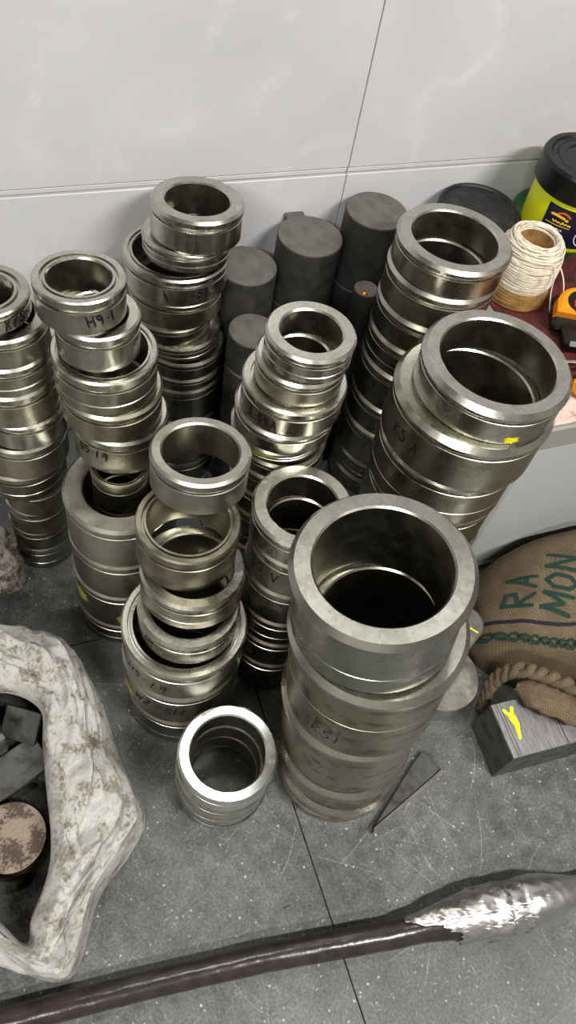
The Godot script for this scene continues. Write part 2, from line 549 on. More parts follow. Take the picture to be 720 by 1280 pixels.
func marble() -> StandardMaterial3D:
	var side := 1024
	var f := noise(31, 0.0035, 4)
	f.fractal_type = FastNoiseLite.FRACTAL_RIDGED
	f.domain_warp_enabled = true
	f.domain_warp_amplitude = 60.0
	f.domain_warp_frequency = 0.006
	var im := f.get_seamless_image(side, side)
	im.convert(Image.FORMAT_L8)
	var v1 := im.get_data()
	var n1 := bytes(33, 0.003, side, 4)
	var d := PackedByteArray()
	d.resize(side * side * 3)
	for k in side * side:
		var vein := smoothstep(0.68, 1.0, v1[k] / 255.0)
		var b := 0.79 + 0.05 * (n1[k] / 255.0 - 0.5) + 0.032 * vein
		d[k * 3] = int(clampf(b, 0, 1) * 253)
		d[k * 3 + 1] = int(clampf(b, 0, 1) * 251)
		d[k * 3 + 2] = int(clampf(b, 0, 1) * 255)
	var m := mat(Color.WHITE, 0.3)
	m.albedo_texture = tex(Image.create_from_data(side, side, false, Image.FORMAT_RGB8, d))
	m.uv1_triplanar = true
	m.uv1_world_triplanar = true
	m.uv1_scale = Vector3.ONE * 0.9
	return m

func make_materials() -> void:
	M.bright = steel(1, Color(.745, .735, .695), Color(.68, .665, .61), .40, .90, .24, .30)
	M.satin = steel(15, Color(.635, .63, .595), Color(.585, .575, .53), .40, .90, .26, .32)
	M.polished = steel(2, Color(.88, .885, .87), Color(.83, .83, .80), .5, .9, .22, .28)
	M.oily = steel(3, Color(.70, .685, .63), Color(.60, .575, .50), .45, .85, .28, .36)
	M.dirty = steel(4, Color(.66, .635, .56), Color(.49, .42, .32), .54, .80, .30, .42)
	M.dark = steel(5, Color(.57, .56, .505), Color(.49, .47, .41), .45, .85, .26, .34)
	M.grey = steel(6, Color(.70, .69, .655), Color(.63, .62, .57), .45, .90, .36, .43)
	M.grimy = steel(7, Color(.61, .59, .535), Color(.52, .485, .415), .45, .80, .32, .40)
	M.rusty = steel(8, Color(.42, .375, .32), Color(.26, .19, .14), .42, .70, .35, .55)
	M.bore = steel(9, Color(.64, .62, .56), Color(.52, .50, .44), .45, .80, .30, .40, .3)
	M.slug = steel(10, Color(.44, .42, .40), Color(.38, .365, .35), .4, .8, .58, .70, 0.0)
	M.slug.metallic = 0.55
	M.scale = steel(11, Color(.27, .26, .25), Color(.21, .205, .20), .4, .8, .55, .70, 0.0)  # mill scale on slug sides, with the shade they stand in darkened into it
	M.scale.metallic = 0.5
	M.block_face = mat(Color.WHITE, .42, 1.0)
	var bf := noise(12, 0.5, 3)
	var bd := Image.create(256, 256, false, Image.FORMAT_RGB8)
	for y in 256:
		for x in 256:
			var q := .70 + .22 * bf.get_noise_2d(x * 1.1, y * .03)
			bd.set_pixel(x, y, Color(q, q * .99, q))
	M.block_face.albedo_texture = tex(bd)
	M.block_face.uv1_triplanar = true
	M.block_face.uv1_scale = Vector3.ONE * 5.5
	M.plate = steel(13, Color(.30, .295, .285), Color(.2, .19, .18), .4, .8, .4, .6, 0.0)
	M.plate.metallic = 0.35
	M.foil = steel(14, Color(.86, .85, .86), Color(.78, .76, .77), .4, .8, .28, .38, 0.0)
	M.rust_slab = cloth(Color(.52, .46, .40), Color(.27, .22, .19), .42, .62, 6.0, 44, 0.0, 0.06)
	M.ink = mat(Color(.015, .015, .02), .6)
	M.yellow = mat(Color(.86, .82, .08), .55)
	M.olive_paint = mat(Color(.56, .55, .22), .6)
	M.floor = floor_paint()
	M.joint = mat(Color(.03, .03, .03), .9)
	M.marble = marble()
	M.grout = mat(Color(.45, .45, .45), .8)
	M.room = mat(Color(.52, .52, .50), .8)
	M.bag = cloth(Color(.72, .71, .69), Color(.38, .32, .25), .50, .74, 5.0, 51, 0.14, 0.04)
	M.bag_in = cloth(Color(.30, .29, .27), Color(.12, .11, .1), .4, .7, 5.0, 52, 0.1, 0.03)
	M.rag = cloth(Color(.52, .49, .46), Color(.17, .13, .11), .42, .62, 7.0, 53, 0.0, 0.08)
	M.jute = cloth(Color(.545, .465, .35), Color(.43, .35, .255), .40, .75, 3.6, 54, 0.62, 0.22)
	M.green_print = mat(Color(.05, .18, .15), .95)
	M.navy_print = mat(Color(.06, .05, .13), .9)
	M.red_print = mat(Color(.50, .16, .09), .9)
	M.pole = cloth(Color(.20, .165, .17), Color(.14, .115, .118), .4, .7, 6.0, 55, 0.0, 0.04)
	M.pole.roughness = .24
	M.white_panel = mat(Color(.66, .66, .66), .4)
	M.lip = mat(Color(.53, .525, .51), .5)
	M.black_plastic = mat(Color(.016, .016, .018), .38)
	M.black_dust = cloth(Color(.05, .05, .055), Color(.17, .17, .17), .5, .8, 7.0, 56, 0.0, 0.02)
	M.black_dust.roughness = .5
	M.tub_yellow = mat(Color(.80, .82, .05), .35)
	M.tub_green = mat(Color(.02, .27, .10), .4)
	M.label_blue = mat(Color(.02, .06, .16), .35)
	M.label_white = mat(Color(.82, .84, .86), .5)
	M.label_gold = mat(Color(.90, .72, .18), .5)
	M.label_orange = mat(Color(.78, .36, .10), .5)
	M.label_purple = mat(Color(.28, .14, .36), .5)
	M.twine = cloth(Color(.86, .82, .75), Color(.66, .58, .46), .5, .8, 12.0, 57, 0.0, 0.02)
	M.twine_brown = cloth(Color(.60, .46, .24), Color(.42, .30, .14), .4, .7, 12.0, 58, 0.0, 0.02)
	M.card = mat(Color(.07, .055, .045), .9)
	M.tape_yellow = mat(Color(.90, .54, .04), .35)
	M.tape_red = mat(Color(.72, .04, .09), .4)
	M.red_cloth = cloth(Color(.36, .10, .08), Color(.17, .06, .05), .4, .7, 7.0, 59, 0.0, 0.06)
	M.paper = cloth(Color(.80, .70, .66), Color(.60, .42, .38), .5, .8, 5.0, 60, 0.0, 0.02)
	M.chrome = mat(Color(.8, .8, .82), .15, 1.0)
	M.brass = mat(Color(.95, .62, .22), .25, 1.0)
	M.lamp = mat(Color(1, 1, 1), .5)
	M.lamp.emission_enabled = true
	M.lamp.emission = Color(1.0, .98, .95)
	M.lamp.emission_energy_multiplier = 3.0
	M.tray = mat(Color(.75, .75, .75), .5)

# ------------------------------------------------------------------ steel rings
func ring_bodies(R: float, H: float, a: float, style: String, slim := .982, cut := 0.0) -> Array:
	var segs := 96
	var ch := minf(R * (0.03 if style == "lip" else 0.05 if R < .1 else 0.06), H * 0.12)
	var c2 := minf(0.0045, H * 0.10)
	var rb := R * slim
	var top := H - minf(H * 0.24, .016)
	var w := R - a
	var body := Shape.new()
	var low := [[a + c2, 0], [rb - c2, 0], [rb, c2]]
	if cut > 0.0: low += [[rb, H * cut], [rb - .0012, H * cut + .0010], [rb, H * cut + .0020]]
	body.lathe(low + [[rb, top - .0052], [rb - .0009, top - .0046], [rb - .0038, top - .0042]], segs)
	var collar := Shape.new()
	var p := [[rb - .0038, top - .0042], [rb - .0038, top - .0008], [R - .0016, top], [R, top + .0022], [R, H - ch * 1.2], [R - ch, H]]
	if style == "lip":
		p += [[a + w * .48, H - .0004], [a + w * .44, H - .0045], [a + w * .30, H - .0045], [a + w * .26, H - .0006], [a + w * .08, H - .0006], [a, H - .003]]
	else:
		p += [[a + .0022, H], [a, H - .0022]]
	collar.lathe(p, segs)
	var bore := Shape.new()
	var q := [[a, float(p[p.size() - 1][1])], [a, c2], [a + c2, 0]]
	bore.lathe(q, segs)
	return [body.done(), collar.done(), bore.done()]

func ordinal(k: int, n: int) -> String:
	if k == 0: return "topmost"
	if k == n - 1: return "bottommost"
	return ["", "second-from-top", "third-from-top", "fourth-from-top", "fifth-from-top", "sixth-from-top", "seventh-from-top", "eighth-from-top", "ninth-from-top", "tenth-from-top", "eleventh-from-top", "twelfth-from-top"][k]

func stack(rows: Array, where: String, group: String, marks := {}) -> Array:
	var made := []
	for k in rows.size():
		var r: Array = rows[k]
		var at := Vector3(r[3], r[0], r[4])
		var o := thing("steel_ring", "%s %s steel ring of %s" % [ordinal(k, rows.size()), r[9], where], "ring", at, group)
		var d := Vector3(-at.x, 0, -at.z).normalized()
		var yaw := atan2(d.x, d.z)
		var tilt := deg_to_rad(r[5])
		o.basis = Basis(Vector3.UP.cross(Vector3(-.75, 0, -.66) if rows == STACK_BIG else -d).normalized(), tilt) * Basis(Vector3.UP, yaw)
		# x and z of the row belong to the middle of the upper face
		o.position = at + Vector3(0, float(r[1]), 0) - o.basis.y * (float(r[1]) * cos(tilt))
		var R: float = r[2]
		var H: float = r[1] * cos(tilt)
		var parts := ring_bodies(R, H, R * float(r[6]), r[7], .955 if rows == STACK_BIG and k < 1 else .950 if rows == STACK_BIG and k > 0 else .982, .5 if rows == STACK_BIG and k == 1 else 0.3 if (k + rows.size()) % 4 == 1 else 0.0)
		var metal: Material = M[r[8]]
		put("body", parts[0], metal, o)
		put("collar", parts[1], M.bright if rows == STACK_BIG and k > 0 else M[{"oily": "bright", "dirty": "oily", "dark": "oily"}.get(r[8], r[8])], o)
		put("bore", parts[2], M.bore if r[8] != "polished" else M.bright, o)
		if marks.has(k):
			for m in marks[k]:
				# [text, azimuth, height share, letter size, slant]
				var mid := deg_to_rad(m[1])
				var rr := R * 0.982 + 0.0005
				var hh: float = H * m[2]
				var place := func(q: Vector2) -> Array:
					var an := mid + q.x / rr
					var nn := Vector3(sin(an), 0, cos(an))
					return [nn * rr + Vector3(0, hh + q.y, 0), nn]
				var e := put("marker_writing", ink(words(m[0], m[3], m[4], 0.08), 0.0022 if m[3] > 0.0125 else 0.0016, place), M.ink, o)
				e.set_meta("label", "black marker writing")
		made.append(o)
	return made

# a splash of paint with a ragged outline, on a ring's wall
func splash(o: Node3D, R: float, az: float, y: float, w: float, h: float, m: Material, seed_: int) -> void:
	var f := noise(seed_, 1.4, 3)
	var s := Shape.new()
	var rr := R * 0.982 + 0.0004
	var put_at := func(q: Vector2) -> void:
		var an := deg_to_rad(az) + q.x / rr
		var nn := Vector3(sin(an), 0, cos(an))
		s.v.append(nn * rr + Vector3(0, y + q.y, 0)); s.n.append(nn); s.t.append(q)
	put_at.call(Vector2.ZERO)
	var m2 := 40
	for ringi in [0.5, 1.0]:
		for k in m2:
			var a := TAU * k / m2
			var g: float = (1.0 + 0.75 * f.get_noise_2d(cos(a) * 2.0, sin(a) * 2.0)) * ringi
			put_at.call(Vector2(cos(a) * w * g, sin(a) * h * g))
	for k in m2:
		var k2 := (k + 1) % m2
		s.i.append_array(PackedInt32Array([0, 1 + k2, 1 + k]))
		s.quad(1 + k, 1 + k2, 1 + m2 + k2, 1 + m2 + k)
	var e := put("paint_smear", s.done(), m, o)
	e.set_meta("label", "yellow paint smear")

func slug(label: String, at: Vector3, R: float, H: float, metal: Material, group := "plain steel slugs by the wall") -> Node3D:
	var o := thing("steel_slug", label, "slug", at, group)
	var s := Shape.new()
	s.lathe([[0.0, 0.0], [R - .001, 0.0], [R, .001], [R, H - .0015], [R - .0015, H]], 72)
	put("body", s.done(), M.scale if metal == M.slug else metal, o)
	var c := Shape.new()
	c.lathe([[R - .0015, H], [R * .7, H - .0002], [R * .45, H], [R * .2, H - .0002], [0.0, H]], 72)
	put("end_face", c.done(), metal, o)
	return o

# ------------------------------------------------------------------ the place
func _ready() -> void:
	rng.seed = 7
	var cam := Camera3D.new()
	cam.name = "camera"
	add_child(cam)
	cam.fov = 66.3
	cam.near = 0.02
	cam.far = 40.0
	cam.position = eye
	cam.basis = Basis(Vector3(0.93655788, 0.14048476, 0.32112829), Vector3(0.19107173, 0.5634536, -0.80374849), Vector3(-0.2938553, 0.81411552, 0.50086424))
	cam.current = true

	var we := WorldEnvironment.new()
	we.name = "world_environment"
	var env := Environment.new()
	env.background_mode = Environment.BG_COLOR
	env.background_color = Color(.05, .05, .05)
	env.tonemap_mode = Environment.TONE_MAPPER_LINEAR
	env.tonemap_exposure = 0.57
	env.sdfgi_enabled = true
	env.ssao_enabled = true
	env.ssil_enabled = true
	we.environment = env
	add_child(we)

	make_materials()
	tube_lamp("ceiling_tube_lamp", "white fluorescent tube under the ceiling above the ring stacks", Vector3(0.42, 2.83, -0.98), Vector3.DOWN, 2.8, .6)
	tube_lamp("ceiling_tube_lamp", "white fluorescent tube under the ceiling over the aisle", Vector3(1.2, 2.83, 1.1), Vector3.DOWN, 22.0)
	tube_lamp("ceiling_tube_lamp", "white fluorescent tube under the ceiling at the front of the room", Vector3(-1.45, 2.83, 1.75), Vector3.DOWN, 22.0)

	room()
	stacks()
	slugs()
	bench()
	bag()
	sack()
	floor_things()

func tube_lamp(called: String, label: String, at: Vector3, to: Vector3, energy: float, long := 1.2) -> void:
	var o := thing(called, label, "lamp", at)
	var up := Vector3.BACK if absf(to.normalized().y) > 0.9 else Vector3.UP
	o.basis = Basis.looking_at(to, up)
	put("batten", block(Vector3(0, 0, .035), Vector3(long + .06, .05, .03), .003), M.tray, o)
	var s := Shape.new()
	s.tube([Vector3(-long / 2, 0, 0), Vector3(long / 2, 0, 0)], .014, 16)
	put("tube", s.done(), M.lamp, o)
	var l := AreaLight3D.new()
	l.name = "tube_light"
	l.area_size = Vector2(long, .05)
	l.light_color = Color(1.0, .995, .975)
	l.light_energy = energy
	l.area_normalize_energy = true
	l.area_range = 12.0
	l.area_attenuation = 2.0
	l.shadow_enabled = true
	o.add_child(l)
	l.position = Vector3(0, 0, -.02)

func room() -> void:
	# floor: a dark bed with painted slabs on it, joints left open
	var fl := struct("floor", block(Vector3(.3, -.06, 1.0), Vector3(5.6, .1, 4.6)), M.joint)
	var xs := [-2.5, -.9, -.309, .291, .891, 1.5, 3.1]
	var zs := [-1.105, -.62, .62, 1.9, 3.3]
	for i in xs.size() - 1:
		for j in zs.size() - 1:
			var a := Vector2(xs[i], zs[j])
			var b := Vector2(xs[i + 1], zs[j + 1])
			var g := .0008
			put("slab", block(Vector3((a.x + b.x) / 2, -.005, (a.y + b.y) / 2), Vector3(b.x - a.x - g * 2, .01, b.y - a.y - g * 2), .0006), M.floor, fl)
	# the tiled wall
	var wb := struct("wall_back", block(Vector3(.3, 1.45, -1.175), Vector3(5.6, 3.0, .12)), M.grout)
	var ys := [.012, .548, .5585, 1.158, 1.758, 2.358, 2.95]
	for i in ys.size() - 1:
		for x in [-2.4, -1.2, 0.0, 1.2, 2.4]:
			var x0: float = maxf(x - .6, -2.45)
			var x1: float = minf(x + .6, 3.05)
			if x == 0.0 or absf(x) > 0.0:
				var lift := .0 if i != 1 else -.003
				put("tile" if i != 1 else "trim_strip", block(Vector3((x0 + x1) / 2, (ys[i] + ys[i + 1]) / 2, -1.11 + lift), Vector3(x1 - x0 - .0016, ys[i + 1] - ys[i] - .0024, .010), .001), M.marble, wb)
	struct("wall_left", block(Vector3(-2.55, 1.45, 1.0), Vector3(.1, 3.0, 4.6)), M.room)
	struct("wall_right", block(Vector3(3.15, 1.45, 1.0), Vector3(.1, 3.0, 4.6)), M.room)
	struct("wall_front", block(Vector3(.3, 1.45, 3.35), Vector3(5.8, 3.0, .1)), M.room)
	struct("ceiling", block(Vector3(.3, 3.0, 1.0), Vector3(5.8, .1, 4.8)), M.room)

func stacks() -> void:
	var g := "steel die rings in stacks"
	var b := stack(STACK_BIG, "the wide front stack of the largest rings", g, {1: [["KS1", -4, .27, .02, .1]]})
	splash(b[4], .1026, 30, .03, .01, .008, M.dirty, 3)
	var sm := stack(STACK_SMALL, "the short bright stack nearest the pole", g)
	var ea := stack(STACK_EAST, "the tall slim stack beside the twine spool", g, {3: [["t", -5, .45, .016, 0]], 4: [["9", -30, .55, .012, 0]]})
	var ri := stack(STACK_RIGHT, "the broad stack against the white bench", g, {1: [["KS.A", -31, .46, .02, 0]]})
	splash(ri[0], .1054, 36, .012, .011, .006, M.yellow, 8)
	var mi := stack(STACK_MID, "the centre stack before the dark steel slugs", g, {2: [["1.SVA", -28, .36, .0135, 0]]})
	splash(mi[4], .0671, -20, .015, .03, .004, M.olive_paint, 9)
	var ba := stack(STACK_BACK, "the leaning stack nearest the white wall", g, {2: [["/", -4, .4, .02, -.8], ["-51", 28, .45, .015, 0]]})
	var be := stack(STACK_BEE, "the stack topped by the ring marked H9-1", g, {0: [["H9.1", 26, .45, .0135, -.2]], 4: [["05.19".replace("0", "O"), -38, .55, .0135, 0]]})
	splash(be[9], .0817, -66, .055, .022, .018, M.olive_paint, 4)
	splash(be[9], .0817, -5, .03, .008, .014, M.olive_paint, 5)
	var de := stack(STACK_DEE, "the dark stack behind the largest front ring", g, {1: [["X5.V", -30, .5, .02, 0]]})
	var el := stack(STACK_ELL, "the loosely offset stack with writing HS-19", g, {3: [["GM", -48, .5, .012, .2], ["HS", 48, .6, .012, .2]], 4: [["HS-19", -36, .38, .019, .25]], 5: [["W2-SH", -22, .5, .022, .2]]})
	splash(el[5], .0912, -62, .03, .02, .012, M.olive_paint, 6)
	var fa := stack(STACK_FAR, "the stack behind the dirty grey sack", g, {0: [["X/SH", 40, .42, .014, 0]]})

func slugs() -> void:
	slug("leftmost grey steel slug in the row by the wall", Vector3(.406, .30, -1.027), .0525, .142, M.slug)
	slug("dark steel slug directly under the leftmost grey slug by the wall", Vector3(.408, 0, -1.026), .0520, .30, M.slug)
	slug("grey steel slug standing before a small tab on the wall", Vector3(.517, .365, -1.033), .0565, .12, M.slug)
	slug("dark steel slug carrying the grey slug before the wall tab", Vector3(.517, 0, -1.033), .0575, .365, M.slug)
	slug("tallest grey steel slug with scratched top, beside the wall tile joint", Vector3(.636, .385, -1.038), .0545, .135, M.slug)
	slug("dark steel slug carrying the tallest grey slug", Vector3(.636, 0, -1.038), .0560, .385, M.slug)
	slug("small grey steel slug just behind the centre stack of rings", Vector3(.3915, .32, -.925), .0425, .07, M.slug)
	slug("wider dark steel slug under the small slug behind the centre stack", Vector3(.3945, 0, -.921), .0465, .32, M.slug)
	var o := slug("slim grey steel bar with a brass dot, behind the tall slim stack", Vector3(.5905, 0, -.932), .022, .446, M.slug, "")
	var s := Shape.new()
	s.lathe([[.005, .445], [.005, .4475], [.003, .4485], [0, .4488]], 20, true, Vector3(-.008, 0, .011))
	put("brass_dot", s.done(), M.brass, o)
	var tb := put("wall_tab", block(Vector3(.512, .474, -1.093), Vector3(.035, .018, .024), .002), M.slug, self)
	tag(tb, "small dark tab sticking out of the wall behind a grey slug", "tab")

func tub_text(o: Node3D, r: float, az: float, y: float, w: float, hgt: float, bold: float, m: Material, seed_: int, called := "label_text") -> void:
	# a line of print too small to read in the photograph
	var q := RandomNumberGenerator.new()
	q.seed = seed_
	var lines := []
	var x := -w / 2
	while x < w / 2:
		var l := PackedVector2Array()
		var n := q.randi_range(2, 4)
		for k in n:
			l.append(Vector2(x, q.randf_range(-hgt, hgt) * .5))
			x += w / 22.0
		lines.append(l)
		x += w / 40.0
	put(called, ink(lines, bold, func(p: Vector2) -> Array:
		var an := deg_to_rad(az) + p.x / r
		var nn := Vector3(sin(an), 0, cos(an))
		return [nn * r + Vector3(0, y + p.y, 0), nn]), m, o)

func strokes_on(o: Node3D, called: String, lines: Array, r: float, az: float, y: float, bold: float, m: Material) -> void:
	put(called, ink(lines, bold, func(p: Vector2) -> Array:
		var an := deg_to_rad(az) + p.x / r
		var nn := Vector3(sin(an), 0, cos(an))
		return [nn * r + Vector3(0, y + p.y, 0), nn]), m, o)

func bench() -> void:
	var x0 := .757
	var x1 := 2.3
	var b := thing("white_bench", "low white bench along the wall carrying tubs, twine and tools", "bench", Vector3((x0 + x1) / 2, 0, -.84))
	var w := x1 - x0
	put("front_panel", block(Vector3(0, .2, 0), Vector3(w, .37, .51), .006), M.white_panel, b)
	put("plinth", block(Vector3(0, .0075, .003), Vector3(w, .015, .515), .003), M.lip, b)
	put("top_slab", block(Vector3(0, .4125, .0), Vector3(w + .004, .055, .522), .004), M.lip, b)
	var top := .44
	# red cloth lying over the bench top
	var f := noise(70, 9.0, 4)
	var s := Shape.new()
	s.grid(func(u: float, v: float) -> Vector3:
		var p := Vector3(lerpf(.80, 1.5, u), 0, lerpf(-.96, -.65, v))
		return p + Vector3(0, top + .004 + .012 * absf(f.get_noise_2d(p.x * 3.0, p.z * 3.0)) * smoothstep(.068, .095, Vector2(p.x - .858, p.z + .884).length()), 0), 60, 30)
	tag(put("red_cloth", s.done(), M.red_cloth, self), "crumpled dark red cloth spread over the white bench top", "cloth")
	# a scrap of pale paper by the bench edge
	s = Shape.new()
	s.grid(func(u: float, v: float) -> Vector3:
		var p := Vector3(lerpf(.765, 1.05, u), 0, lerpf(-.655, -.583, v))
		return p + Vector3(0, top + .0035 + .004 * absf(f.get_noise_2d(p.x * 4.0 + 9.0, p.z * 4.0)), 0), 40, 16)
	tag(put("pale_paper", s.done(), M.paper, self), "stained pale pink paper lying along the white bench edge", "paper")
	# green tub with black lid
	var t := thing("green_tub", "green plastic tub with a dusty black lid behind the tall slim stack", "tub", Vector3(.837, top, -1.0285))
	s = Shape.new()
	s.lathe([[0, 0], [.060, 0], [.063, .003], [.070, .06], [.070, .064]], 64)
	put("tub_body", s.done(), M.tub_green, t)
	s = Shape.new()
	s.lathe([[.070, .052], [.0745, .052], [.0755, .054], [.0755, .072], [.073, .0755], [.068, .0755], [.066, .0725], [.058, .0725], [.056, .0735], [0, .0735]], 64)
	put("lid", s.done(), M.black_dust, t)
	var gl := thing("green_bucket", "low green plastic bucket under the yellow-green tub", "bucket", Vector3(1.0, top, -1.02))
	s = Shape.new()
	s.lathe([[0, 0], [.068, 0], [.071, .002], [.0745, .05], [.0745, .052]], 56)
	put("bucket_body", s.done(), M.tub_green, gl)
	s = Shape.new()
	s.lathe([[.0745, .046], [.0765, .047], [.0765, .057], [.072, .059], [.068, .0575], [0, .0575]], 56)
	put("lid", s.done(), M.tub_green, gl)
	# yellow tub with blue label
	t = thing("yellow_tub", "yellow-green plastic tub with black screw lid and dark blue label", "tub", Vector3(.972, top + .061, -.966))
	var yaw := atan2(-.972, .966)
	t.rotation.y = yaw
	s = Shape.new()
	s.lathe([[0, 0], [.066, 0], [.071, .004], [.073, .012], [.074, .05], [.074, .088], [.070, .094], [.068, .10]], 72, true)
	put("tub_body", s.done(), M.tub_yellow, t)
	s = Shape.new()
	s.lathe([[.070, .092], [.079, .092], [.081, .095], [.081, .132], [.078, .138], [.069, .138], [.066, .134], [.058, .134], [.056, .136], [.045, .136], [.043, .134], [0, .134]], 72)
	put("lid", s.done(), M.black_plastic, t)
	s = Shape.new()
	s.lathe([[.058, .1345], [.066, .1345], [.066, .1352], [.058, .1352]], 72)
	put("lid_ring", s.done(), M.black_dust, t)
	var lab := Shape.new()
	lab.grid(func(u: float, v: float) -> Vector3:
		var an := deg_to_rad(lerpf(-24, 120, u))
		return Vector3(sin(an) * .0746, lerpf(.014, .082, v), cos(an) * .0746), 40, 2)
	put("label", lab.done(), M.label_blue, t)
	var r := .0750
	strokes_on(t, "label_car", [PackedVector2Array([Vector2(-.014, 0), Vector2(-.006, .001), Vector2(.010, -.001)]), PackedVector2Array([Vector2(.013, -.003), Vector2(.016, -.003)])], r, -5, .066, .0045, M.label_gold)
	strokes_on(t, "label_car_roof", [PackedVector2Array([Vector2(-.006, 0), Vector2(.002, .004), Vector2(.010, .003), Vector2(.016, -.001)])], r, -3, .070, .0035, M.label_orange)
	tub_text(t, r, 2, .056, .034, .004, .0028, M.label_gold, 3, "label_script")
	strokes_on(t, "label_line", [PackedVector2Array([Vector2(-.022, 0), Vector2(.022, 0)])], r, -3, .050, .0012, M.label_gold)
	for k in 4: tub_text(t, r, -7 - k * 1.5, .044 - k * .0068, .028 - k * .003, .0030, .0017, M.label_white, 10 + k)
	var circ := PackedVector2Array()
	for k in 33: circ.append(Vector2(cos(TAU * k / 32), sin(TAU * k / 32)) * .017)
	strokes_on(t, "label_badge", [circ], r, 38, .038, .0016, M.label_white)
	strokes_on(t, "label_badge_mark", [PackedVector2Array([Vector2(-.002, .006), Vector2(-.010, .004), Vector2(-.011, -.002), Vector2(-.003, -.001), Vector2(-.001, .006), Vector2(.008, .006)])], r, 38, .039, .003, M.label_gold)
	strokes_on(t, "label_badge_band", [PackedVector2Array([Vector2(-.009, 0), Vector2(.009, 0)])], r, 38, .030, .003, M.label_purple)
	# spool of twine
	var sp := thing("twine_spool", "ball of white twine on a brown twine base, one loose loop hanging", "twine", Vector3(.858, top + .005, -.884))
	sp.scale = Vector3(1, 1.2, 1)
	s = Shape.new()
	s.lathe([[.029, .089], [.026, .075], [.026, .01], [.03, .002], [.05, .002]], 32, true)
	put("hollow_core", s.done(), M.twine_brown, sp)
	var wind := Shape.new()
	for k in 150:
		var ph := float(k) / 150.0
		var an := ph * PI * 1.12 - .25
		var R := .034 + .021 * sin(an)
		var y := .052 + .040 * -cos(an) + .0
		var tx := rng.randf_range(-.13, .13)
		var tz := rng.randf_range(-.13, .13)
		var pts := []
		for j in 40:
			var q := TAU * j / 40
			pts.append(Vector3(cos(q) * R, y + tx * cos(q) * R + tz * sin(q) * R + rng.randf_range(-.0004, .0004), sin(q) * R))
		wind.tube(pts, .0012, 5, true)
	var wi := put("windings", wind.done(), M.twine, sp)
	wi.set_meta("kind", "stuff")
	s = Shape.new()
	s.lathe([[.0, .0], [.046, .0], [.052, .012], [.0535, .03], [.053, .05], [.050, .075], [.040, .087], [.030, .089], [.029, .082]], 40, true)
	put("twine_core", s.done(), M.twine, sp)
	var low := Shape.new()
	for k in 34:
		var pts := []
		var y := .002 + .030 * k / 34.0
		var tx := rng.randf_range(-.10, .10)
		for j in 40:
			var q := TAU * j / 40
			var R := .0555 - .00003 * k * k * .12
			pts.append(Vector3(cos(q) * R, maxf(.0015, y + tx * cos(q) * R), sin(q) * R))
		low.tube(pts, .0013, 5, true)
	var lo := put("brown_windings", low.done(), M.twine_brown, sp)
	lo.set_meta("kind", "stuff")
	lo.set_meta("label", "brown twine at the base")
	var loop := Curve3D.new()
	for p in [Vector3(.005, .088, .036), Vector3(.012, .070, .057), Vector3(.02, .035, .066), Vector3(.034, .006, .072), Vector3(.055, .012, .062), Vector3(.062, .035, .04), Vector3(.055, .055, .012)]:
		loop.add_point(p, Vector3.ZERO, Vector3.ZERO)
	for k in range(1, loop.point_count - 1):
		var tg := (loop.get_point_position(k + 1) - loop.get_point_position(k - 1)) * .22
		loop.set_point_in(k, -tg)
		loop.set_point_out(k, tg)
	s = Shape.new()
	s.tube(Array(loop.tessellate_even_length(4, .004)), .0012, 6)
	put("loose_loop", s.done(), M.twine, sp)
	# tape measure
	var tm := thing("tape_measure", "orange and black tape measure lying beside the twine spool", "tape measure", Vector3(.912, top + .016, -.786))
	tm.rotation = Vector3(.35, -.45, 0)
	s = Shape.new()
	s.box(Vector3(0, .012, .0), Vector3(.072, .022, .066), .006)
	put("rubber_base", s.done(), M.black_plastic, tm)
	var poly := []
	for k in 25:
		var a := PI * k / 24.0
		poly.append(Vector2(-cos(a) * .036, -.004 - sin(a) * .036))
	poly.append(Vector2(.036, .012))
	poly.append(Vector2(-.036, .012))
	s = Shape.new()
	s.prism(poly, .018, .044, .006)
	put("case", s.done(), M.tape_yellow, tm)
	poly = []
	for k in 32:
		var a := TAU * k / 32.0
		poly.append(Vector2(cos(a) * .022, -.010 + sin(a) * .020))
	s = Shape.new()
	s.prism(poly, .042, .0452, .001)
	put("face_disc", s.done(), M.black_plastic, tm)
	put("face_stripe", block(Vector3(.004, .0456, -.004), Vector3(.03, .001, .012)), M.tape_red, tm)
	put("face_print", block(Vector3(.002, .0456, -.018), Vector3(.02, .001, .007)), M.label_white, tm)
	# things lying in front of it
	s = Shape.new()
	s.box(Vector3.ZERO, Vector3(.09, .022, .05), .006)
	var pouch := put("black_pouch", s.done(), M.black_plastic, self)
	pouch.position = Vector3(.912, top + .022, -.728)
	pouch.rotation.y = -.35
	tag(pouch, "dark black tool pouch in front of the tape measure", "pouch")
	var rod := thing("screwdriver_shaft", "thin chrome rod tool lying on the bench before the black pouch", "tool", Vector3(.895, top + .022, -.690))
	s = Shape.new()
	s.tube([Vector3(-.05, 0, 0), Vector3(.09, .004, .03)], .0035, 12)
	put("shaft", s.done(), M.chrome, rod)
	s = Shape.new()
	s.tube([Vector3(.09, .004, .03), Vector3(.17, .006, .047)], .008, 12)
	put("handle", s.done(), M.black_plastic, rod)
	s = Shape.new()
	s.tube([Vector3(0, 0, 0), Vector3(.13, .003, .02)], .0035, 8)
	var yr := put("yellow_rod", s.done(), M.yellow, self)
	yr.position = Vector3(.862, top + .019, -.676)
	tag(yr, "thin yellow rod lying next to the chrome tool", "rod")
	s = Shape.new()
	s.box(Vector3.ZERO, Vector3(.07, .025, .05), .004)
	var yb := put("yellow_box", s.done(), M.tape_yellow, self)
	yb.position = Vector3(.868, top + .021, -.632)
	yb.rotation.y = .3
	tag(yb, "small yellow box at the bench edge by the broad ring stack", "box")

